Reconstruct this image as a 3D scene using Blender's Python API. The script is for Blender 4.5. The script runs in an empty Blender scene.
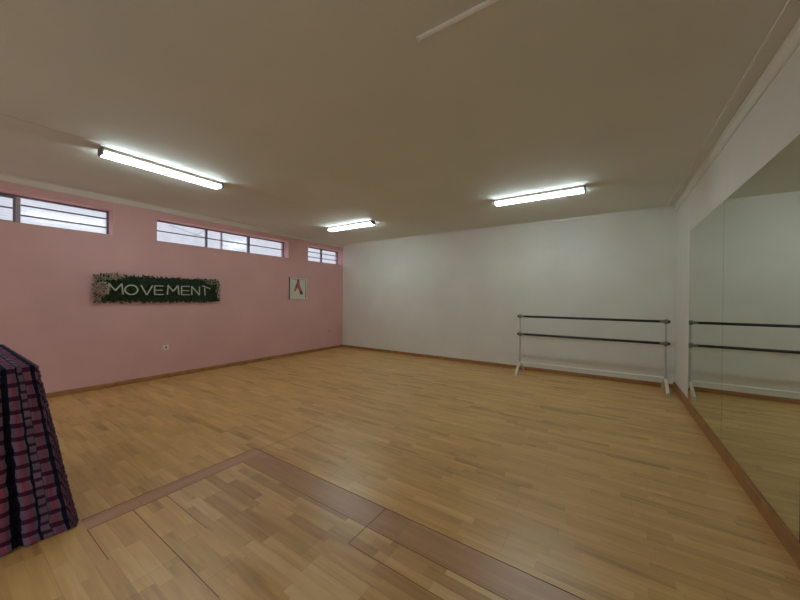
import bpy, bmesh, math, random
from mathutils import Vector, Matrix
random.seed(7)
PI = math.pi
col = bpy.context.scene.collection

# ------------------------------------------------------------ room dimensions (metres)
XL, XR, YB, YF, H = -6.148, 0.825, 6.41, -2.2, 2.81
EYE = 1.35

# ------------------------------------------------------------ node helpers
class NT:
    def __init__(s, name):
        s.m = bpy.data.materials.new(name); s.m.use_nodes = True
        s.t = s.m.node_tree; s.t.nodes.clear()
        s.out = s.t.nodes.new('ShaderNodeOutputMaterial')
    def n(s, typ, **kw):
        nd = s.t.nodes.new(typ)
        for k, v in kw.items(): setattr(nd, k, v)
        return nd
    def l(s, a, b): s.t.links.new(a, b)
    def put(s, v, sock):
        if hasattr(v, 'is_output'): s.l(v, sock)
        elif isinstance(v, (tuple, list)) and len(v) == 3 and sock.type == 'RGBA': sock.default_value = (*v, 1)
        else: sock.default_value = v
    def math(s, op, a, b=None, c=None, clamp=False):
        nd = s.n('ShaderNodeMath', operation=op, use_clamp=clamp)
        s.put(a, nd.inputs[0])
        if b is not None: s.put(b, nd.inputs[1])
        if c is not None: s.put(c, nd.inputs[2])
        return nd.outputs[0]
    def mix(s, f, a, b, blend='MIX'):
        nd = s.n('ShaderNodeMix', data_type='RGBA', blend_type=blend)
        s.put(f, nd.inputs[0]); s.put(a, nd.inputs[6]); s.put(b, nd.inputs[7])
        return nd.outputs[2]
    def comb(s, x, y, z=0.0):
        nd = s.n('ShaderNodeCombineXYZ')
        s.put(x, nd.inputs[0]); s.put(y, nd.inputs[1]); s.put(z, nd.inputs[2])
        return nd.outputs[0]
    def sep(s, v):
        nd = s.n('ShaderNodeSeparateXYZ'); s.l(v, nd.inputs[0]); return nd.outputs
    def noise(s, vec, scale, detail=3, rough=.5):
        nd = s.n('ShaderNodeTexNoise'); s.l(vec, nd.inputs['Vector'])
        nd.inputs['Scale'].default_value = scale; nd.inputs['Detail'].default_value = detail
        nd.inputs['Roughness'].default_value = rough
        return nd.outputs['Fac']
    def white(s, vec):
        nd = s.n('ShaderNodeTexWhiteNoise', noise_dimensions='3D'); s.l(vec, nd.inputs['Vector'])
        return nd.outputs['Value']
    def ramp(s, f, stops):
        nd = s.n('ShaderNodeValToRGB'); s.l(f, nd.inputs[0])
        e = nd.color_ramp.elements
        while len(e) < len(stops): e.new(.5)
        for el, (p, c) in zip(e, stops): el.position = p; el.color = (*c, 1)
        return nd.outputs[0]
    def bump(s, h, strength, dist):
        nd = s.n('ShaderNodeBump'); s.l(h, nd.inputs['Height'])
        nd.inputs['Strength'].default_value = strength; nd.inputs['Distance'].default_value = dist
        return nd.outputs[0]
    def bsdf(s, color, rough=.6, metal=0.0, spec=.5, normal=None, **kw):
        p = s.n('ShaderNodeBsdfPrincipled')
        s.put(color, p.inputs['Base Color']); s.put(rough, p.inputs['Roughness'])
        s.put(metal, p.inputs['Metallic']); s.put(spec, p.inputs['Specular IOR Level'])
        if normal is not None: s.l(normal, p.inputs['Normal'])
        for k, v in kw.items(): s.put(v, p.inputs[k.replace('_', ' ')])
        s.l(p.outputs[0], s.out.inputs[0]); return s.m

def paint(name, c, rough=.75, var=.06, scale=2.0, bump=.15, bscale=90, spec=.3):
    t = NT(name); pos = t.n('ShaderNodeNewGeometry').outputs['Position']
    f = t.noise(pos, scale, 4)
    k = t.ramp(f, [(.3, tuple(x*(1-var) for x in c)), (.7, tuple(min(1, x*(1+var)) for x in c))])
    b = t.bump(t.noise(pos, bscale, 3), bump, .002)
    return t.bsdf(k, rough, 0, spec, b)

def simple(name, c, rough=.5, metal=0.0, spec=.5, var=.05, scale=25):
    t = NT(name); pos = t.n('ShaderNodeTexCoord').outputs['Object']
    f = t.noise(pos, scale, 2)
    k = t.ramp(f, [(.3, tuple(x*(1-var) for x in c)), (.7, tuple(min(1, x*(1+var)) for x in c))])
    return t.bsdf(k, rough, metal, spec)

def emit(name, c, strength):
    t = NT(name); e = t.n('ShaderNodeEmission')
    e.inputs[0].default_value = (*c, 1); e.inputs[1].default_value = strength
    t.l(e.outputs[0], t.out.inputs[0]); return t.m

def wood_floor(name, stops, strip=.064, length=.42, contrast=1.0, rough=.3, along_x=True, boards=True, y_shift=0.0):
    t = NT(name); pos = t.n('ShaderNodeNewGeometry').outputs['Position']
    x, y, z = t.sep(pos)
    if not along_x: x, y = y, x
    y = t.math('ADD', y, 20.0 + y_shift)
    row = t.math('FLOOR', t.math('DIVIDE', y, strip))
    off = t.white(t.comb(row, 3.3, 0))
    xx = t.math('ADD', t.math('DIVIDE', x, length), t.math('MULTIPLY', off, 17.0))
    blk = t.math('FLOOR', xx)
    rnd = t.white(t.comb(row, blk, 1.7))
    brow = t.math('FLOOR', t.math('DIVIDE', y, strip*3))
    boff = t.white(t.comb(brow, 9.1, 2))
    bx = t.math('ADD', t.math('DIVIDE', x, 1.28), t.math('MULTIPLY', boff, 5.0))
    brnd = t.white(t.comb(brow, t.math('FLOOR', bx), 4.4))
    g1 = t.noise(t.comb(t.math('MULTIPLY', x, 2.5), t.math('MULTIPLY', y, 45.0), t.math('MULTIPLY', rnd, 40.0)), 1.0, 5, .6)
    g2 = t.noise(t.comb(t.math('MULTIPLY', x, 1.2), t.math('MULTIPLY', y, 9.0), t.math('MULTIPLY', rnd, 20.0)), 1.6, 3)
    v = t.math('ADD', t.math('MULTIPLY', t.math('SUBTRACT', rnd, .5), .55*contrast),
               t.math('MULTIPLY', t.math('SUBTRACT', brnd, .5), .25*contrast))
    v = t.math('ADD', v, t.math('MULTIPLY', t.math('SUBTRACT', g1, .5), .75))
    v = t.math('ADD', v, t.math('MULTIPLY', t.math('SUBTRACT', g2, .5), .9))
    v = t.math('ADD', v, .5, clamp=True)
    c = t.ramp(v, stops)
    # seams: between strips faintly, between boards more
    def line(frac_of, w):
        fr = t.math('FRACT', frac_of)
        return t.math('LESS_THAN', fr, w)
    s1 = line(t.math('DIVIDE', y, strip), .02)
    s2 = line(xx, .004)
    m = t.math('MULTIPLY', t.math('MAXIMUM', s1, s2), .22)
    if boards:
        s3 = t.math('MAXIMUM', line(t.math('DIVIDE', y, strip*3), .014), line(bx, .0022))
        m = t.math('MAXIMUM', m, t.math('MULTIPLY', s3, .28))
    c = t.mix(m, c, (.05, .025, .01))
    wear = t.noise(pos, .9, 3)
    r = t.math('ADD', rough - .06, t.math('MULTIPLY', wear, .12))
    hgt = t.math('ADD', t.math('MULTIPLY', t.noise(pos, 3.5, 2), .6), t.math('MULTIPLY', g1, .03))
    nb = t.bump(hgt, .10, .004)
    return t.bsdf(c, r, 0, .68, nb)

M = {}
M['pink'] = paint('pink wall paint', (.71, .43, .42), .7, .04)
M['white'] = paint('white wall paint', (.78, .775, .725), .7, .03)
M['ceiling'] = None
M['cornice'] = paint('cornice plaster', (.72, .67, .60), .7, .04)
M['floor'] = wood_floor('beech strip floor', [(.0, (.36, .19, .060)), (.35, (.60, .35, .118)), (.65, (.70, .43, .150)), (1, (.80, .54, .22))], contrast=.75, rough=.345)
M['inset'] = wood_floor('patched strip floor', [(.0, (.38, .20, .075)), (.35, (.52, .30, .115)), (.65, (.65, .40, .16)), (1, (.76, .53, .25))], contrast=1.15, length=.33, y_shift=.02, rough=.345)
M['border'] = wood_floor('darker threshold boards', [(.0, (.36, .180, .075)), (.5, (.47, .255, .115)), (1, (.58, .34, .165))], strip=.19, length=1.4, contrast=.5, boards=False, rough=.36)
M['border_y'] = wood_floor('darker threshold boards lengthwise', [(.0, (.36, .180, .085)), (.5, (.47, .250, .125)), (1, (.58, .34, .18))], strip=.15, length=1.4, contrast=.5, along_x=False, boards=False, rough=.36)
M['skirt_wood'] = simple('stained wood skirting', (.34, .165, .055), .45, var=.18, scale=9)
M['black_gap'] = simple('dark floor gap', (.10, .055, .028), .8)
M['white_metal'] = simple('white enamel', (.80, .80, .76), .35)
M['cap_grey'] = simple('grey plastic end cap', (.16, .16, .15), .5)
M['chrome'] = simple('dull chrome', (.22, .22, .205), .4, .6)
M['post_grey'] = simple('pale grey steel tube', (.50, .51, .47), .35)
M['white_bright'] = simple('gloss white enamel', (.93, .93, .89), .3)
M['foot_cream'] = simple('cream enamel foot', (.82, .78, .68), .35)
M['black'] = simple('black painted bar', (.012, .011, .010), .4)
M['tube'] = emit('lit prismatic diffuser', (.82, .98, 1.0), 18.5)
M['tube_off'] = simple('slim pale batten', (.95, .96, .93), .35)
M['frame_grey'] = simple('mauve grey window steel', (.20, .16, .19), .5)
M['frame_light'] = simple('pale window steel', (.42, .38, .42), .5)
M['bar_grey'] = simple('window bar steel', (.16, .15, .18), .5)
M['leaf_dark'] = simple('dark artificial leaves', (.010, .032, .007), .6, var=.5, scale=60)
M['leaf_mid'] = simple('green artificial leaves', (.026, .062, .015), .6, var=.4, scale=60)
M['panel'] = simple('foliage backing', (.006, .02, .008), .9)
M['letter'] = simple('off-white letters', (.50, .52, .44), .6)
M['dry'] = simple('dried cream blossom', (.46, .40, .32), .9, var=.25, scale=80)
M['blush'] = simple('dried blush blossom', (.46, .29, .25), .9, var=.25, scale=80)
M['frame_white'] = simple('whitewashed picture frame', (.74, .68, .64), .55)
M['mat'] = simple('picture paper', (.68, .69, .61), .5)
M['shoe_pink'] = simple('printed rose pink', (.42, .13, .13), .6)
M['shoe_dark'] = simple('printed dark rose', (.10, .04, .045), .6)
M['plate'] = simple('ivory socket plastic', (.84, .80, .77), .4)
M['plate_pink'] = simple('pink painted plate', (.60, .34, .33), .35)

# ceiling: painted boards with a joint line running along the room
def ceiling_mat():
    t = NT('painted ceiling boards'); pos = t.n('ShaderNodeNewGeometry').outputs['Position']
    x, y, z = t.sep(pos)
    base = t.ramp(t.noise(pos, 1.1, 4), [(.3, (.66, .675, .625)), (.7, (.71, .72, .665))])
    wob = t.math('MULTIPLY', t.math('SUBTRACT', t.noise(pos, 2.0, 2), .5), .06)
    def joint(v, at, w):
        return t.math('LESS_THAN', t.math('ABSOLUTE', t.math('SUBTRACT', t.math('ADD', v, wob), at)), w)
    brk = t.math('GREATER_THAN', t.noise(pos, 1.7, 2), .40)
    j = t.math('MULTIPLY', t.math('MAXIMUM', joint(x, -4.11, .004), t.math('MULTIPLY', joint(y, 3.98, .004), t.math('LESS_THAN', x, -3.1))), brk)
    c = t.mix(t.math('MULTIPLY', j, .45), base, (.12, .09, .06))
    h = t.math('ADD', t.noise(pos, 120, 2), t.math('MULTIPLY', t.noise(pos, 1.4, 3), 4.0))
    return t.bsdf(c, .8, 0, .2, t.bump(h, .25, .006))
M['ceiling'] = ceiling_mat()

def pane_mat():
    t = NT('ribbed window glass'); pos = t.n('ShaderNodeNewGeometry').outputs['Position']
    x, y, z = t.sep(pos)
    w = t.math('SINE', t.math('ADD', t.math('MULTIPLY', z, 190.0), t.math('MULTIPLY', t.noise(pos, 3, 2), 9.0)))
    f = t.math('ADD', t.math('MULTIPLY', w, .06), t.math('MULTIPLY', t.noise(pos, 8, 3), .3))
    c = t.ramp(f, [(.0, (.86, .87, .90)), (.3, (.97, .97, .98))])
    a = t.n('ShaderNodeBsdfTransparent'); t.l(c, a.inputs[0])
    g = t.n('ShaderNodeBsdfGlossy'); g.inputs['Roughness'].default_value = .15
    mx = t.n('ShaderNodeMixShader'); mx.inputs[0].default_value = .05
    t.l(a.outputs[0], mx.inputs[1]); t.l(g.outputs[0], mx.inputs[2]); t.l(mx.outputs[0], t.out.inputs[0])
    return t.m
M['pane'] = pane_mat()

def mirror_mat():
    t = NT('wall mirror glass'); pos = t.n('ShaderNodeNewGeometry').outputs['Position']
    k = t.ramp(t.noise(pos, .8, 2), [(.3, (.80, .85, .79)), (.7, (.83, .87, .81))])
    g = t.n('ShaderNodeBsdfGlossy'); t.l(k, g.inputs[0]); g.inputs['Roughness'].default_value = .012
    t.l(g.outputs[0], t.out.inputs[0]); return t.m
M['mirror'] = mirror_mat()
M['mirror_edge'] = simple('mirror glass edge', (.30, .36, .31), .3)

def plaid_mat():
    t = NT('plaid seersucker cloth'); uv = t.n('ShaderNodeUVMap').outputs[0]
    u0, v0, _ = t.sep(uv)                       # v0: across the stripes, u0: along the stripes (metres)
    wob = t.math('MULTIPLY', t.math('SUBTRACT', t.noise(uv, 14, 2), .5), .014)
    a = t.math('ADD', v0, wob); b = t.math('ADD', u0, wob)
    pa = t.math('FRACT', t.math('ADD', t.math('DIVIDE', t.math('SUBTRACT', a, .23), .105), 20.0))
    pb = t.math('FRACT', t.math('ADD', t.math('DIVIDE', b, .073), 90.0))
    pf = t.math('FRACT', t.math('ADD', t.math('DIVIDE', b, .0487), 90.0))
    def band(v, lo, hi):
        return t.math('MULTIPLY', t.math('GREATER_THAN', v, lo), t.math('LESS_THAN', v, hi))
    def mx(*l):
        r = l[0]
        for q in l[1:]: r = t.math('MAXIMUM', r, q)
        return r
    navy = mx(band(pa, -.1, .2), band(pa, .50, .56))
    small = band(pa, .56, .73)
    cross = t.math('ADD', t.math('MULTIPLY', band(pb, -.1, .33), t.math('SUBTRACT', 1.0, small)), t.math('MULTIPLY', band(pf, -.1, .34), small))
    blk = t.white(t.comb(t.math('FLOOR', t.math('DIVIDE', a, .105)), t.math('FLOOR', t.math('DIVIDE', b, .073)), 0))
    block = t.ramp(blk, [(.0, (.15, .115, .175)), (1, (.24, .18, .25))])
    c = t.mix(t.math('MULTIPLY', mx(band(pa, .27, .43), band(pa, .79, .94)), .32), block, (.30, .045, .12))
    c = t.mix(t.math('MULTIPLY', mx(band(pa, .32, .37), band(pa, .84, .89)), t.math('ADD', .25, t.math('MULTIPLY', blk, .6))), c, (.48, .045, .09))
    c = t.mix(t.math('MULTIPLY', cross, .88), c, (.05, .008, .030))
    c = t.mix(t.math('MULTIPLY', band(pa, .73, .745), .8), c, (.08, .008, .03))
    c = t.mix(t.math('MULTIPLY', navy, .95), c, (.005, .010, .026))
    weave = t.noise(uv, 260, 2)
    c = t.mix(t.math('MULTIPLY', weave, .35), c, (.02, .015, .03))
    h = t.math('ADD', t.math('SUBTRACT', 1.0, mx(navy, cross)), t.math('MULTIPLY', weave, .3))
    return t.bsdf(c, .95, 0, .04, t.bump(h, .6, .005))
M['plaid'] = plaid_mat()

# ------------------------------------------------------------ mesh helpers
class MB:
    def __init__(s): s.v = []; s.f = []; s.mi = []; s.uv = None
    def add(s, vs, fs, mi=0):
        o = len(s.v); s.v += [tuple(p) for p in vs]
        s.f += [tuple(i+o for i in f) for f in fs]; s.mi += [mi]*len(fs); return s
    def box(s, x0, x1, y0, y1, z0, z1, mi=0):
        vs = [(x, y, z) for z in (z0, z1) for y in (y0, y1) for x in (x0, x1)]
        return s.add(vs, [(0, 2, 3, 1), (4, 5, 7, 6), (0, 1, 5, 4), (2, 6, 7, 3), (0, 4, 6, 2), (1, 3, 7, 5)], mi)
    def prism(s, poly, axis, a, b, mi=0):
        """poly: 2D outline; axis 'x': (y,z) outline swept a..b in x; 'y': (x,z); 'z': (x,y)"""
        def P(p, t): return {'x': (t, p[0], p[1]), 'y': (p[0], t, p[1]), 'z': (p[0], p[1], t)}[axis]
        n = len(poly); vs = [P(p, a) for p in poly] + [P(p, b) for p in poly]
        fs = [tuple(range(n))[::-1], tuple(range(n, 2*n))] + [(i, (i+1) % n, n+(i+1) % n, n+i) for i in range(n)]
        return s.add(vs, fs, mi)
    def tube(s, pts, r, n=12, mi=0, caps=True):
        pts = [Vector(p) for p in pts]; rs = r if isinstance(r, (list, tuple)) else [r]*len(pts)
        vs = []; fs = []; up = None
        for i, p in enumerate(pts):
            d = (pts[min(i+1, len(pts)-1)] - pts[max(i-1, 0)]).normalized()
            if up is None:
                up = Vector((0, 0, 1)) if abs(d.z) < .9 else Vector((1, 0, 0))
            a = d.cross(up).normalized(); b = a.cross(d).normalized(); up = b
            vs += [p + (a*math.cos(2*PI*k/n) + b*math.sin(2*PI*k/n))*rs[i] for k in range(n)]
        for i in range(len(pts)-1):
            for k in range(n):
                fs.append((i*n+k, i*n+(k+1) % n, (i+1)*n+(k+1) % n, (i+1)*n+k))
        if caps:
            fs.append(tuple(range(n))[::-1]); fs.append(tuple((len(pts)-1)*n+k for k in range(n)))
        return s.add(vs, fs, mi)
    def build(s, name, mats, parent=None, bevel=0, smooth=False, loc=None):
        me = bpy.data.meshes.new(name)
        vs = s.v
        if loc is not None: vs = [(p[0]-loc[0], p[1]-loc[1], p[2]-loc[2]) for p in vs]
        me.from_pydata(vs, [], s.f)
        mats = mats if isinstance(mats, list) else [mats]
        for m in mats: me.materials.append(m)
        for p, k in zip(me.polygons, s.mi): p.material_index = k
        if s.uv:
            ul = me.uv_layers.new(name='UVMap')
            for lp in me.loops: ul.data[lp.index].uv = s.uv[lp.vertex_index]
        bm = bmesh.new(); bm.from_mesh(me); bmesh.ops.recalc_face_normals(bm, faces=bm.faces); bm.to_mesh(me); bm.free()
        if smooth:
            for p in me.polygons: p.use_smooth = True
        o = bpy.data.objects.new(name, me); col.objects.link(o)
        if loc is not None: o.location = loc
        if parent is not None: o.parent = parent
        if bevel:
            b = o.modifiers.new('bevel', 'BEVEL'); b.width = bevel; b.segments = 2; b.limit_method = 'ANGLE'
        if smooth and not bevel:
            pass
        return o

def tag(o, label=None, cat=None, group=None, kind=None):
    if label: o['label'] = label
    if cat: o['category'] = cat
    if group: o['group'] = group
    if kind: o['kind'] = kind
    return o
def empty(name, loc=(0, 0, 0), rz=0):
    o = bpy.data.objects.new(name, None); col.objects.link(o)
    o.location = loc; o.rotation_euler = (0, 0, rz); o.empty_display_size = .1
    return o
def struct(o): o['kind'] = 'structure'; return o

# ------------------------------------------------------------ floor: one mesh, several woods
fb = MB()
xs0, xs1, xs2, xe = XL-.3, -2.635, -2.50, XR+.3
y0, ya, yb_, yc, y3 = YF-.2, .92, 1.455, 1.65, YB+.3
def frect(x0, x1, ya_, yb2, mi):
    fb.add([(x0, ya_, 0), (x1, ya_, 0), (x1, yb2, 0), (x0, yb2, 0)], [(0, 1, 2, 3)], mi)
frect(xs0, xs1, y0, yc, 0)
frect(xs0, xe, yc, y3, 0)
frect(xs1, xs2, .53, yc, 3)
frect(xs1, xs2, y0, .53, 0)
frect(xs2, xe, yb_, yc, 2)
frect(xs2, xe, ya, yb_, 1)
frect(xs2, -1.19, y0, ya, 0)
frect(-1.19, xe, y0, ya, 1)
fb.add([(xs0, y0, -.12), (xe, y0, -.12), (xe, y3, -.12), (xs0, y3, -.12)], [(3, 2, 1, 0)], 0)
floor = struct(fb.build('floor', [M['floor'], M['inset'], M['border'], M['border_y']]))
me = floor.data
# shallow dark joints around the inset
jb = MB()
def joint(x0, y0_, x1, y1_, w=.003):
    d = Vector((x1-x0, y1_-y0_, 0)).normalized(); n = Vector((-d.y, d.x, 0))*w/2
    a = Vector((x0, y0_, 0)); b = Vector((x1, y1_, 0))
    lo, hi = .0002, .0012
    vs = [a-n, b-n, b+n, a+n]
    jb.add([(p.x, p.y, lo) for p in vs] + [(p.x, p.y, hi) for p in vs],
           [(3, 2, 1, 0), (4, 5, 6, 7), (0, 1, 5, 4), (1, 2, 6, 5), (2, 3, 7, 6), (3, 0, 4, 7)])
joint(-2.64, 1.65, XR, 1.652, .0035); joint(-2.5, 1.455, XR, 1.455, .002)
joint(-2.637, .53, -2.637, 1.65, .0025); joint(-2.50, .53, -2.50, 1.455, .0015)
joint(-2.58, 1.65, -2.55, 2.35, .0025); joint(-1.19, 1.30, -1.19, 1.65, .003)
joint(-2.5, .53, -2.13, .53, .0022); joint(-2.5, .74, -1.45, .74, .0020); joint(-2.5, .92, -1.95, .92, .0018)
joint(-1.19, 1.30, -.2, 1.29, .002)
struct(jb.build('trim_1', M['black_gap']))

# ------------------------------------------------------------ walls and ceiling
struct(MB().box(XL-.3, XR+.3, YF-.2, YB+.3, H, H+.15).build('ceiling', M['ceiling']))
struct(MB().box(XL-.0, XR+.2, YB, YB+.2, 0, H).build('wall_back', M['white']))
struct(MB().box(XR, XR+.2, YF, YB, 0, H).build('wall_right', M['white']))
fw_ = MB(); OX0, OX1, OZ = -5.2, -.2, 2.35
fw_.box(XL-.3, OX0, YF-.2, YF, 0, H); fw_.box(OX1, XR+.2, YF-.2, YF, 0, H); fw_.box(OX0, OX1, YF-.2, YF, OZ, H)
struct(fw_.build('wall_front', M['white']))
# unseen glazed opening, added behind the camera to bring in fill daylight
w4 = struct(empty('window_4', (0, YF-.1, 0)))
g4 = MB(); g4.box(OX0, OX1, -.03, .03, OZ-.05, OZ); g4.box(OX0, OX1, -.03, .03, .001, .06)
g4.box(OX0, OX0+.05, -.03, .03, .06, OZ-.05); g4.box(OX1-.05, OX1, -.03, .03, .06, OZ-.05)
g4.build('window_frame', M['frame_light'], w4)
for i in range(1, 4):
    x = OX0+(OX1-OX0)*i/4; MB().box(x-.025, x+.025, -.03, .03, .06, OZ-.05).build('mullion', M['frame_light'], w4)
MB().box(OX0+.05, OX1-.05, -.003, .003, .06, OZ-.05).build('pane', M['pane'], w4)
wins = [(-1.95, 1.567), (2.114, 4.652), (5.20, 6.400)]
ZS, ZT = 2.252, 2.625
wl = MB(); WX = XL-.30
wl.box(WX, XL, YF, YB+.2, 0, ZS); wl.box(WX, XL, YF, YB+.2, ZT, H)
prev = YF
for a, b in wins:
    wl.box(WX, XL, prev, a, ZS, ZT); prev = b
wl.box(WX, XL, prev, YB+.2, ZS, ZT)
# the stretch beyond the back wall plane stays outside the room
struct(wl.build('wall_left', M['pink']))

def window(n, a, b, mulls, bars, diag=()):
    gx = XL-.215
    w = struct(empty('window_%d' % n, (gx, a, ZS)))
    L = (gx, a, ZS)
    w_loc = Vector(L)
    def put(mb, name, m, bevel=0):
        o = mb.build(name, m, w, bevel); o.matrix_parent_inverse = Matrix.Translation(-w_loc); return o
    f = MB(); t = .020
    f.box(gx-.025, gx+.025, a, b, ZS, ZS+t*.6); f.box(gx-.025, gx+.025, a, b, ZT-t, ZT)
    f.box(gx-.025, gx+.025, a, a+t, ZS+t*.6, ZT-t); f.box(gx-.025, gx+.025, b-t, b, ZS+t*.6, ZT-t)
    put(f, 'window_frame', M['frame_grey'])
    for (y, wd, mat) in mulls:
        put(MB().box(gx-.02, gx+.024, y-wd/2, y+wd/2, ZS+t*.6, ZT-t), 'mullion', M[mat])
    for (ya_, yb2, z) in bars:
        put(MB().tube([(gx+.035, ya_, z), (gx+.035, yb2, z)], .010, 8), 'window_bar', M['bar_grey'])
    for (y1, z1, y2, z2) in diag:
        put(MB().tube([(gx-.10, y1, z1), (gx-.10, y2, z2)], .0035, 6), 'stay_wire', M['bar_grey'])
    put(MB().box(gx-.006, gx-.001, a+t, b-t, ZS+t*.6, ZT-t), 'pane', M['pane'])
    if n == 1:
        sh = MB(); c = .663
        sh.box(gx-.005, gx+.034, a+t, c, ZT-t-.028, ZT-t); sh.box(gx-.005, gx+.034, a+t, c, ZS+.012, ZS+.038)
        sh.box(gx-.005, gx+.034, c-.02, c, ZS+.038, ZT-t-.028)
        put(sh, 'sash', M['bar_grey'])
    return w
window(1, *wins[0], [(.685, .042, 'frame_light'), (-.6, .05, 'frame_light')],
       [(.707, 1.549, 2.375), (.707, 1.549, 2.505), (-1.93, .645, 2.45)])
window(2, *wins[1], [(2.965, .03, 'bar_grey'), (3.245, .018, 'frame_light'), (3.80, .045, 'bar_grey')],
       [(2.132, 4.634, 2.445)], [(2.4, 2.60, 3.0, 2.47), (3.25, 2.40, 3.8, 2.30), (2.8, 2.47, 3.0, 2.62)])
window(3, *wins[2], [(5.81, .035, 'bar_grey')], [(5.218, 6.382, 2.375), (5.218, 6.382, 2.50)])

# skirtings
sk = .066
struct(MB().prism([(XL, .001), (XL+.016, .001), (XL+.016, sk-.01), (XL+.008, sk), (XL, sk)], 'y', YF, YB).build('baseboard_left', M['skirt_wood']))
struct(MB().prism([(YB, .001), (YB-.016, .001), (YB-.016, sk-.01), (YB-.008, sk), (YB, sk)], 'x', XL+.016, XR-.018).build('baseboard_back', M['skirt_wood']))
struct(MB().prism([(XR, .001), (XR-.018, .001), (XR-.018, .090), (XR-.013, .096), (XR, .096)], 'y', YF, YB).build('baseboard_right', M['skirt_wood']))

struct(MB().prism([(XR, .097), (XR-.011, .097), (XR-.011, .106), (XR-.008, .110), (XR, .110)], 'y', YF, YB-.02).build('trim_6', M['skirt_wood']))
# cornices: coved plaster profile
def cove(d, h, n=6):
    pts = [(0, 0), (0, -h), (.012, -h), (.012, -h+.012)]
    for k in range(n+1):
        a = k/n*PI/2
        pts.append((.014 + (d-.028)*(1-math.cos(a)), -h+.014 + (h-.028)*math.sin(a)))
    pts += [(d-.012, -.012), (d, -.012), (d, 0)]
    return pts
def strip(d, h): return [(0, 0), (0, -h), (d*.6, -h), (d, -h+.008), (d, -.02), (d*1.8, -.006), (d*1.8, 0)]
struct(MB().prism([(XL+p, H+q) for p, q in strip(.018, .085)], 'y', YF, YB).build('trim_2', M['cornice']))
struct(MB().prism([(XR-p, H+q) for p, q in strip(.018, .088)], 'y', YF, YB).build('trim_3', M['white']))
struct(MB().prism([(YB-p, H+q) for p, q in strip(.012, .030)], 'x', XL+.033, XR-.033).build('trim_4', M['white']))
struct(MB().prism([(XR-.125, H), (XR-.125, H-.007), (XR-.118, H-.009), (XR-.111, H-.007), (XR-.111, H)], 'y', YF, YB).build('trim_5', M['ceiling']))

# ------------------------------------------------------------ wall mirrors
MX = XR-.003
def mirror(y0_, y1_, label):
    loc = (MX, (y0_+y1_)/2, .118)
    e = empty('wall_mirror', loc); tag(e, label, 'mirror', 'mirror panels along the right wall')
    b = MB().box(MX+.001, XR-.0005, y0_, y1_, .118, 2.232).build('mirror_backing', M['mirror_edge'], e)
    g = MB().box(MX-.004, MX+.001, y0_, y1_, .118, 2.232).build('mirror_glass', M['mirror'], e)
    for o in (b, g): o.matrix_parent_inverse = Matrix.Translation(-Vector(loc))
mirror(3.893, 5.345, 'farthest tall frameless mirror panel, next to the back corner and the barre')
mirror(2.492, 3.888, 'middle tall frameless mirror panel, between a thin seam and a dark edge strip')
mirror(1.05, 2.478, 'nearest mirror panel, a sliver past the dark strip at the right edge of the photo')
tag(MB().box(XR-.010, XR-.001, 2.481, 2.488, .118, 2.235).build('mirror_edge_strip', M['black'], loc=None), 'thin black upright strip between the near mirror panels', 'strip')

# ------------------------------------------------------------ fluorescent fittings
def light_fitting(cx, cy, along, label):
    e = empty('ceiling_light', (cx, cy, H), PI/2 if along == 'y' else 0)
    tag(e, label, 'light', 'lit ceiling lights')
    L = 1.13; w = .066
    hp = [(-.063, 0), (-.063, -.034), (-.030, -.042), (.030, -.042), (.063, -.034), (.063, 0)]
    MB().prism(hp, 'x', -L/2, L/2).build('housing', M['white_metal'], e)
    for s in (-1, 1):
        MB().tube([(-L/2+.004, s*.044, -.054), (L/2-.004, s*.044, -.054)], .0165, 16).build('fluorescent_tube', M['tube'], e, smooth=True)
    for s in (-1, 1):
        x0 = s*(L/2); x1 = s*(L/2+.018)
        MB().prism([(-w+.005, 0), (-w, -.036), (-w, -.058), (-w+.012, -.071), (w-.012, -.071), (w, -.058), (w, -.036), (w-.005, 0)], 'x', min(x0, x1), max(x0, x1)).build('end_cap', M['cap_grey'], e, bevel=.003)
light_fitting(-4.215, 1.555, 'y', 'lit long ceiling light nearest the pink wall windows, pointing into the room')
light_fitting(-4.33, 4.72, 'x', 'smallest lit ceiling light, far left near the corner of the pink and white walls')
light_fitting(-.87, 4.71, 'x', 'lit long ceiling light in front of the white wall, above the barre side')
e = empty('ceiling_batten', (-.305, 1.535, H)); tag(e, 'slim unlit pale batten on the ceiling at the top edge of the photo', 'light')
MB().box(-.60, .60, -.011, .011, -.016, 0).build('housing', M['tube_off'], e, bevel=.004)
for s in (-1, 1):
    MB().box(min(s*.601, s*.612), max(s*.601, s*.606), -.012, .012, -.017, 0).build('end_cap', M['white_metal'], e, bevel=.002)

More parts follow.
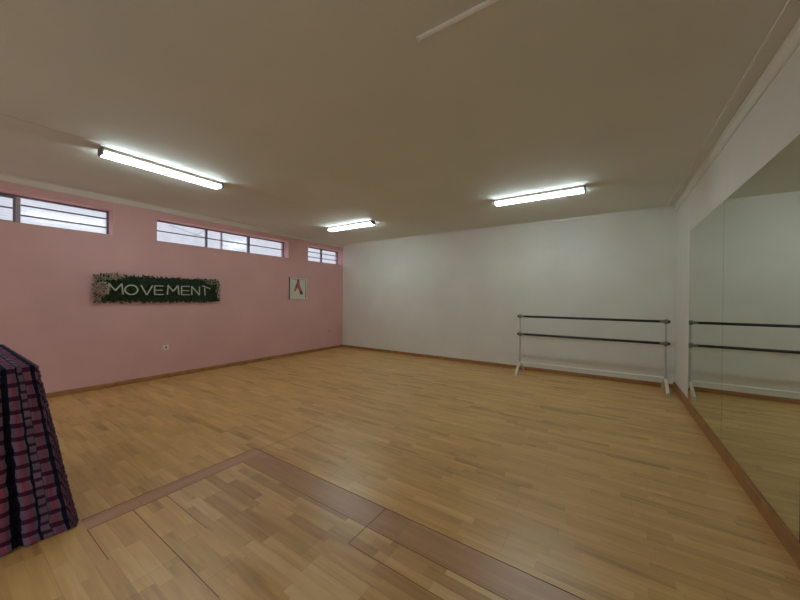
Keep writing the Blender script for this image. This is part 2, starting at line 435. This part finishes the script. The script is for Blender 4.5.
# ------------------------------------------------------------ ballet barre
bx0, bx1, by = -1.39, .683, 6.10
e = empty('ballet_barre', ((bx0+bx1)/2, by, 0)); tag(e, 'free-standing double ballet barre with two black bars and white legs by the white wall', 'barre')
hx = (bx1-bx0)/2
for z in (1.04, .715):
    b = MB().tube([(-hx-.03, 0, z), (hx+.03, 0, z)], .019, 16).build('bar', M['black'], e, smooth=False)
    for s in (-1, 1):
        MB().tube([(s*(hx-.075), 0, z), (s*(hx-.02), 0, z)], .0205, 16).build('sleeve', M['chrome'], b)
        MB().tube([(s*(hx+.03), 0, z), (s*(hx+.048), 0, z)], [.022, .018], 14).build('bar_end', M['black'], b)
for s in (-1, 1):
    p = MB().tube([(s*hx, 0, .175), (s*hx, 0, .60)], .015, 14)
    p.tube([(s*hx, 0, .60), (s*hx, 0, 1.06)], .011, 14)
    p = p.build('post', M['post_grey'], e)
    for z in (1.04, .715):
        k = MB().tube([(s*(hx-.022), 0, z), (s*(hx+.022), 0, z)], .034, 18)
        k.tube([(s*hx, -.045, z), (s*hx, -.02, z)], .012, 12)
        k.build('clamp', M['chrome'], e)
    ft = MB(); pts = []
    for k in range(-8, 9):
        q = k/8
        pts.append((s*hx, q*.265, .175 - .150*abs(q)**1.7))
    ft.tube(pts, .023, 12)
    f = ft.build('foot', M['foot_cream'], e)
    for q in (-1, 1):
        MB().box(s*hx-.017, s*hx+.017, q*.265-.015, q*.265+.015, .001, .018).build('rubber_pad', M['white_metal'], f)
MB().tube([(-hx+.012, 0, .205), (hx-.012, 0, .205)], .012, 12).build('crossbar', M['white_bright'], e)

# ------------------------------------------------------------ foliage sign
def W(y, z, dx):                      # a point seen on the wall, brought forward dx metres off it
    k = (abs(XL)-dx)/abs(XL); return (XL+dx, y*k, EYE+(z-EYE)*k)
SY0, SY1, SZ0, SZ1 = 1.335, 3.08, 1.242, 1.672
sign = empty('foliage_sign', (XL, (SY0+SY1)/2, SZ0))
tag(sign, 'long green foliage panel with pale MOVEMENT lettering and dried flowers on the pink wall', 'sign')
sinv = Matrix.Translation(-sign.location)
def sp(mb, name, m, bevel=0, smooth=False):
    o = mb.build(name, m, sign, bevel, smooth); o.matrix_parent_inverse = sinv; return o
sp(MB().box(XL+.001, XL+.03, SY0+.05, SY1-.03, SZ0+.03, SZ1-.03), 'backing_board', M['panel'])
def leaves(n, y0_, y1_, z0, z1, x0, x1, size, mats, name, up=0.0, wide=.45):
    mb = MB()
    for _ in range(n):
        y = random.uniform(y0_, y1_); z = random.uniform(z0, z1); x = XL+random.uniform(x0, x1)
        a = random.uniform(0, 2*PI); tl = random.uniform(-.2, .9)
        d = Vector((math.sin(tl)*.8, math.cos(a), math.sin(a)+up)).normalized()
        sd = d.cross(Vector((1, random.uniform(-.5, .5), random.uniform(-.5, .5)))).normalized()
        s = size*random.uniform(.6, 1.3); p = Vector((x, y, z)); nn = d.cross(sd).normalized()
        v = [p, p+d*s*.45+sd*s*wide*.5+nn*s*.1, p+d*s, p+d*s*.45-sd*s*wide*.5+nn*s*.1, p+d*s*.5]
        mb.add([max(XL+.002, q.x) and (max(XL+.002, q.x), q.y, q.z) for q in v], [(0, 1, 4), (1, 2, 4), (2, 3, 4), (3, 0, 4)], random.choice(range(len(mats))))
    return sp(mb, name, mats)
leaves(4400, SY0+.035, SY1-.02, SZ0+.025, SZ1-.025, .022, .066, .046, [M['leaf_dark'], M['leaf_dark'], M['leaf_mid']], 'foliage')
def blossom(cy, cz, ry, rz, n, mat, size=.022, x0=.05, x1=.10):
    mb = MB()
    for _ in range(n):
        a = random.uniform(0, 2*PI); r = math.sqrt(random.random())
        p = Vector((XL+random.uniform(x0, x1), cy+ry*r*math.cos(a), cz+rz*r*math.sin(a)))
        d = Vector((random.uniform(.0, 1), random.uniform(-1, 1), random.uniform(-1, 1))).normalized()*size*random.uniform(.5, 1.2)
        q = Vector((random.uniform(-1, 1), random.uniform(-1, 1), random.uniform(-1, 1))).normalized()*size*.35
        w2 = d.cross(q).normalized()*size*.3
        mb.add([p-q, p+q, p+d, p+w2], [(0, 1, 2), (0, 3, 2), (1, 2, 3)], 0)
    return sp(mb, 'dried_flowers', mat)
blossom(1.42, 1.455, .085, .10, 150, M['dry'], .034, .06, .13); blossom(1.40, 1.40, .065, .10, 90, M['blush'], .032, .06, .13)
blossom(1.385, 1.57, .06, .08, 55, M['dry'], .034, .05, .12); blossom(1.53, 1.63, .11, .045, 90, M['dry'], .032, .05, .11)
blossom(1.60, 1.645, .10, .040, 55, M['blush'], .028, .05, .11); blossom(1.37, 1.30, .05, .05, 26, M['dry'], .03, .05, .10)
blossom(2.92, 1.62, .13, .050, 70, M['dry'], .028, .05, .10); blossom(3.05, 1.50, .045, .11, 80, M['dry'], .028, .04, .10)
blossom(3.075, 1.35, .018, .09, 34, M['dry'], .024, .04, .09)

def letter(strokes, y0_, y1_, z0, z1, ch, ring=False, th=.0165):
    """strokes in a unit box (0..1 across, 0..1 up)"""
    dx = .088; mb = MB()
    def T(p): return Vector(W(y0_+(y1_-y0_)*p[0], z0+(z1-z0)*p[1], dx))
    if ring:
        n = 40; vs = []; fs = []
        cy, cz = .5, .5
        for k in range(n):
            a = 2*PI*k/n
            for (rr, xx) in ((1, 0), (1, 1), (.0, 1), (.0, 0)):
                hy = (y1_-y0_)/2 - (0 if rr else th); hz = (z1-z0)/2 - (0 if rr else th)
                p = Vector(W((y0_+y1_)/2+hy*math.cos(a), (z0+z1)/2+hz*math.sin(a), dx)); p.x += xx*.012
                vs.append(p)
        for k in range(n):
            a, b = k*4, ((k+1) % n)*4
            for j in range(4): fs.append((a+j, a+(j+1) % 4, b+(j+1) % 4, b+j))
        mb.add(vs, fs)
    else:
        for i, (p, q) in enumerate(strokes):
            a, b = T(p), T(q); d = (b-a).normalized(); n_ = Vector((0, -d.z, d.y))*th/2
            o = i*.0003
            base = [a-n_, b-n_, b+n_, a+n_]
            vs = [(v.x+o, v.y, v.z) for v in base] + [(v.x+.012+o, v.y, v.z) for v in base]
            mb.add(vs, [(3, 2, 1, 0), (4, 5, 6, 7), (0, 1, 5, 4), (1, 2, 6, 5), (2, 3, 7, 6), (3, 0, 4, 7)])
    o = sp(mb, 'letter', M['letter']); o['label'] = 'off-white letter ' + ch
    return o
Ms = [((0, 0), (.08, 1)), ((.05, 1), (.5, .35)), ((.5, .35), (.93, 1)), ((.92, 1), (1, 0))]
Es = [((0, 0), (0, 1)), ((0, .97), (1, .97)), ((0, .5), (.9, .5)), ((0, .03), (1, .03))]
letter(Ms, 1.51, 1.685, 1.372, 1.535, 'M')
letter(None, 1.70, 1.872, 1.365, 1.525, 'O', ring=True)
letter([((0, 1), (.5, 0)), ((.5, 0), (1, 1))], 1.905, 2.055, 1.368, 1.52, 'V')
letter(Es, 2.085, 2.205, 1.374, 1.522, 'E')
letter(Ms, 2.26, 2.43, 1.378, 1.538, 'M')
letter(Es, 2.472, 2.598, 1.375, 1.530, 'E')
letter([((0, 0), (0, 1)), ((0, 1), (1, 0)), ((1, 0), (1, 1))], 2.63, 2.755, 1.375, 1.53, 'N')
letter([((.36, 0), (.30, .80)), ((0, 1.0), (1.0, .72))], 2.80, 2.94, 1.372, 1.545, 'T, tilted')

# ------------------------------------------------------------ framed picture
pe = empty('framed_picture', (XL, 4.905, 1.308)); tag(pe, 'small square framed picture of hanging pink ballet shoes on the pink wall', 'picture')
PX = XL+.026
hy, hz, fw = .245, .50, .030
mb = MB()
def pbox(a, b, c, d, x1=.042): mb.box(.001, x1, a, b, c, d)
pbox(-hy, hy, 0, fw); pbox(-hy, hy, hz-fw, hz); pbox(-hy, -hy+fw, fw, hz-fw); pbox(hy-fw, hy, fw, hz-fw)
mb.build('frame', M['frame_white'], pe)
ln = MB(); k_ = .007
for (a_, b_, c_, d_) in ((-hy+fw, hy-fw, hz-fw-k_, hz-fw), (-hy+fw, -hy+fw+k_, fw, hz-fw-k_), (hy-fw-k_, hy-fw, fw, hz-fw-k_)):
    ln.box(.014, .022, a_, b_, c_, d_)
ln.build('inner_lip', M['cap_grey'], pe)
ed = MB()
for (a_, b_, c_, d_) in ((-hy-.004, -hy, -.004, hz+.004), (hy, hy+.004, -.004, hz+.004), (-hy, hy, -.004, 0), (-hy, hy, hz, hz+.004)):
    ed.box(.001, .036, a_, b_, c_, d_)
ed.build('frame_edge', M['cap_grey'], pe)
MB().box(.002, .014, -hy+fw, hy-fw, fw, hz-fw).build('print', M['mat'], pe)
def flat(poly, x0, name, m): return MB().prism(poly, 'x', x0, x0+.0008).build(name, m, pe)
a1 = [(-.02, .455), (.015, .455), (.035, .40), (.03, .33), (.01, .29), (-.03, .25), (-.055, .19), (-.075, .18), (-.085, .22), (-.06, .30), (-.035, .37)]
a2 = [(-.01, .36), (.03, .35), (.06, .26), (.09, .19), (.105, .14), (.08, .11), (.045, .115), (.03, .16), (.01, .22), (-.02, .27)]
big = lambda pl: [(p[0]*1.35-.002, .245+(p[1]-.245)*1.04) for p in pl]
a1, a2 = big(a1), big(a2)
flat(a1, .0145, 'printed_shoe', M['shoe_pink']); flat(a2, .0155, 'printed_shoe', M['shoe_pink'])
flat([(-.048, .36), (-.01, .35), (-.03, .28), (-.055, .25), (-.06, .30)], .0165, 'printed_shoe_shadow', M['shoe_dark'])
flat([(.055, .19), (.105, .20), (.140, .14), (.108, .105), (.06, .11), (.042, .15)], .0166, 'printed_shoe_shadow', M['shoe_dark'])
flat([(-.022, .468), (.016, .468), (.026, .42), (-.026, .42)], .0167, 'printed_ribbon', M['shoe_dark'])
for o in pe.children:
    if 'label' in o: pass

# ------------------------------------------------------------ sockets
def socket(y, z, name, label, mat, holes=True, s=.042):
    o = empty(name, (XL, y, z)); tag(o, label, 'socket')
    MB().box(.001, .010, -s, s, -s, s).build('face_plate', mat, o, bevel=.003)
    if holes:
        vs = []; n = 20
        mb = MB()
        mb.tube([(.0095, 0, 0), (.0125, 0, 0)], .026, n); mb.build('socket_ring', mat, o)
        MB().tube([(.012, 0, 0), (.0131, 0, 0)], .019, n).build('socket_well', M['cap_grey'], o)
    return o
socket(2.245, .502, 'wall_socket', 'ivory power socket low on the pink wall under the foliage sign', M['plate'], True, .037)
socket(5.92, .485, 'blank_wall_plate', 'pink painted blank plate low on the pink wall near the far corner', M['plate_pink'], False, .04)

# ------------------------------------------------------------ plaid cloth over a counter
def cloth():
    TX0, TX1, TY0, TY1, TZ = -4.10, -2.705, -.75, .365, .95
    cx, cy = (TX0+TX1)/2, (TY0+TY1)/2
    r = .02
    # perimeter: points with outward normals
    per = []
    step = .010
    def seg(ax, ay, bx, by, nx, ny):
        L = math.hypot(bx-ax, by-ay); n = int(L/step)
        for i in range(n): per.append((ax+(bx-ax)*i/n, ay+(by-ay)*i/n, nx, ny))
    def arc(px, py, a0):
        n = 10
        for i in range(n):
            a = a0 + PI/2*i/n; per.append((px+r*math.cos(a), py+r*math.sin(a), math.cos(a), math.sin(a)))
    seg(TX1, TY0+r, TX1, TY1-r, 1, 0); arc(TX1-r, TY1-r, 0)
    seg(TX1-r, TY1, TX0+r, TY1, 0, 1); arc(TX0+r, TY1-r, PI/2)
    seg(TX0, TY1-r, TX0, TY0+r, -1, 0); arc(TX0+r, TY0+r, PI)
    seg(TX0+r, TY0, TX1-r, TY0, 0, -1); arc(TX1-r, TY0+r, 3*PI/2)
    N = len(per); mb = MB(); uvs = []
    def pucker(u, v):
        a = ((v-.23)/.105) % 1; b = (u/.073) % 1
        if a < .2 or b < .28: return 0.0
        w_ = (a-.2)/.30 if a < .50 else ((a-.56)/.17 if a < .73 else (a-.73)/.27)
        if .50 <= a < .56: return 0.0
        return .0075*math.sin(PI*w_)**.5*math.sin(PI*(b-.28)/.72)**.5 if 0 < w_ < 1 else 0.0
    rings = []
    K = 30
    for k in range(1, K+1):
        q = k/K; ring = []
        for (x, y, nx, ny) in per:
            # top: shrink along both axes
            X = cx+(x-cx)*q; Y = cy+(y-cy)*q
            ring.append(((X, Y, TZ+pucker(X, Y)*(.6 if k < K else .2)), (X, Y)))
        rings.append(ring)
    D = 96
    for j in range(1, D+1):
        d = j/D; drop = d*TZ; ring = []
        for (x, y, nx, ny) in per:
            s = y if abs(nx) > abs(ny) else x
            u, v = x+nx*drop, y+ny*drop
            fold = math.sin((s+.055)/.30*2*PI)
            g = (.010*fold + .006*math.sin((s+.02)/.115*2*PI))*d**.8
            if abs(nx) > abs(ny) and nx > 0:
                dd = ((y-.241)/.010); g -= .050*d**.7*math.exp(-dd*dd)
                dd = ((y+.02)/.012); g -= .040*d**.7*math.exp(-dd*dd)
            g += pucker(u, v)
            fan = min(1, max(0, (y-.19)/(TY1-.19)))
            ex = math.copysign(abs(nx)**.5, nx)*.11*d + nx*g
            ey = .15*d*fan if (nx > .01 or ny > .01) else -.05*d*(ny < 0)
            ey += ny*g
            z = TZ - drop + (.004 if j == D else 0)
            rr = .018
            if drop < rr:
                z = TZ - rr*(1-math.cos(math.asin(min(1, drop/rr)))) if drop < rr else z
                z = TZ - drop*.6
            ring.append(((x+ex, y+ey, max(.004, z)), (u, v)))
        rings.append(ring)
    mb.v.append((cx, cy, TZ)); uvs.append((cx, cy))
    for ring in rings:
        for p, w in ring: mb.v.append(p); uvs.append(w)
    for i in range(N):
        mb.f.append((0, 1+i, 1+(i+1) % N)); mb.mi.append(0)
    for k in range(len(rings)-1):
        for i in range(N):
            a = 1+k*N+i; b = 1+k*N+(i+1) % N
            mb.f.append((a, b, b+N, a+N)); mb.mi.append(0)
    mb.uv = uvs
    base = ((TX0+TX1)/2, (TY0+TY1)/2, 0)
    o = mb.build('tablecloth', M['plaid'], None, 0, True, loc=base)
    tag(o, 'purple and red plaid cloth draped to the floor at the left edge', 'tablecloth')
    sd = o.modifiers.new('thickness', 'SOLIDIFY'); sd.thickness = .002; sd.offset = -1
cloth()

# ------------------------------------------------------------ world: bright overcast sky above pale paving
w = bpy.data.worlds.new('World'); bpy.context.scene.world = w; w.use_nodes = True
wt = w.node_tree; bg = wt.nodes['Background']
tc = wt.nodes.new('ShaderNodeTexCoord'); sx = wt.nodes.new('ShaderNodeSeparateXYZ'); wt.links.new(tc.outputs['Generated'], sx.inputs[0])
rp = wt.nodes.new('ShaderNodeValToRGB'); mr = wt.nodes.new('ShaderNodeMapRange')
mr.inputs['From Min'].default_value = -1; wt.links.new(sx.outputs[2], mr.inputs[0]); wt.links.new(mr.outputs[0], rp.inputs[0])
e_ = rp.color_ramp.elements
e_[0].position = .49; e_[0].color = (.40, .41, .42, 1); e_[1].position = .51; e_[1].color = (.42, .435, .48, 1)
q_ = e_.new(.62); q_.color = (.46, .475, .52, 1); q_ = e_.new(.70); q_.color = (1.5, 1.6, 1.8, 1); q_ = e_.new(1.0); q_.color = (2.6, 2.7, 3.0, 1)
wt.links.new(rp.outputs[0], bg.inputs[0]); bg.inputs[1].default_value = 1.0
# hazy sun added for bounce light, entering by the added front opening
sl = bpy.data.lights.new('added_sun', 'SUN'); so = bpy.data.objects.new('added_sun', sl); col.objects.link(so)
sl.energy = .4; sl.angle = math.radians(8); sl.color = (1, .97, .92)
so.rotation_euler = Vector((.10, .62, -1)).to_track_quat('-Z', 'Y').to_euler()

# ------------------------------------------------------------ camera
cd = bpy.data.cameras.new('Camera'); cam = bpy.data.objects.new('Camera', cd); col.objects.link(cam)
f, yaw, pit, rol = 317.85, .5861, -.0052, .0088
cd.sensor_width = 36; cd.lens = 36*f/800; cd.clip_start = .05
cy_, sy_ = math.cos(yaw), math.sin(yaw)
F = Vector((-sy_*math.cos(pit), cy_*math.cos(pit), math.sin(pit))); R = Vector((cy_, sy_, 0)); U = R.cross(F)
R2 = R*math.cos(rol)+U*math.sin(rol); U2 = -R*math.sin(rol)+U*math.cos(rol)
cam.matrix_world = Matrix(((R2.x, U2.x, -F.x, 0), (R2.y, U2.y, -F.y, 0), (R2.z, U2.z, -F.z, EYE), (0, 0, 0, 1)))
sc = bpy.context.scene; sc.camera = cam
sc.view_settings.view_transform = 'Standard'; sc.view_settings.look = 'None'
sc.view_settings.exposure = 0.95; sc.view_settings.gamma = 1; sc.view_settings.use_curve_mapping = False
sc.cycles.max_bounces = 10; sc.cycles.diffuse_bounces = 6; sc.cycles.use_denoising = True
sc.cycles.sample_clamp_indirect = 3
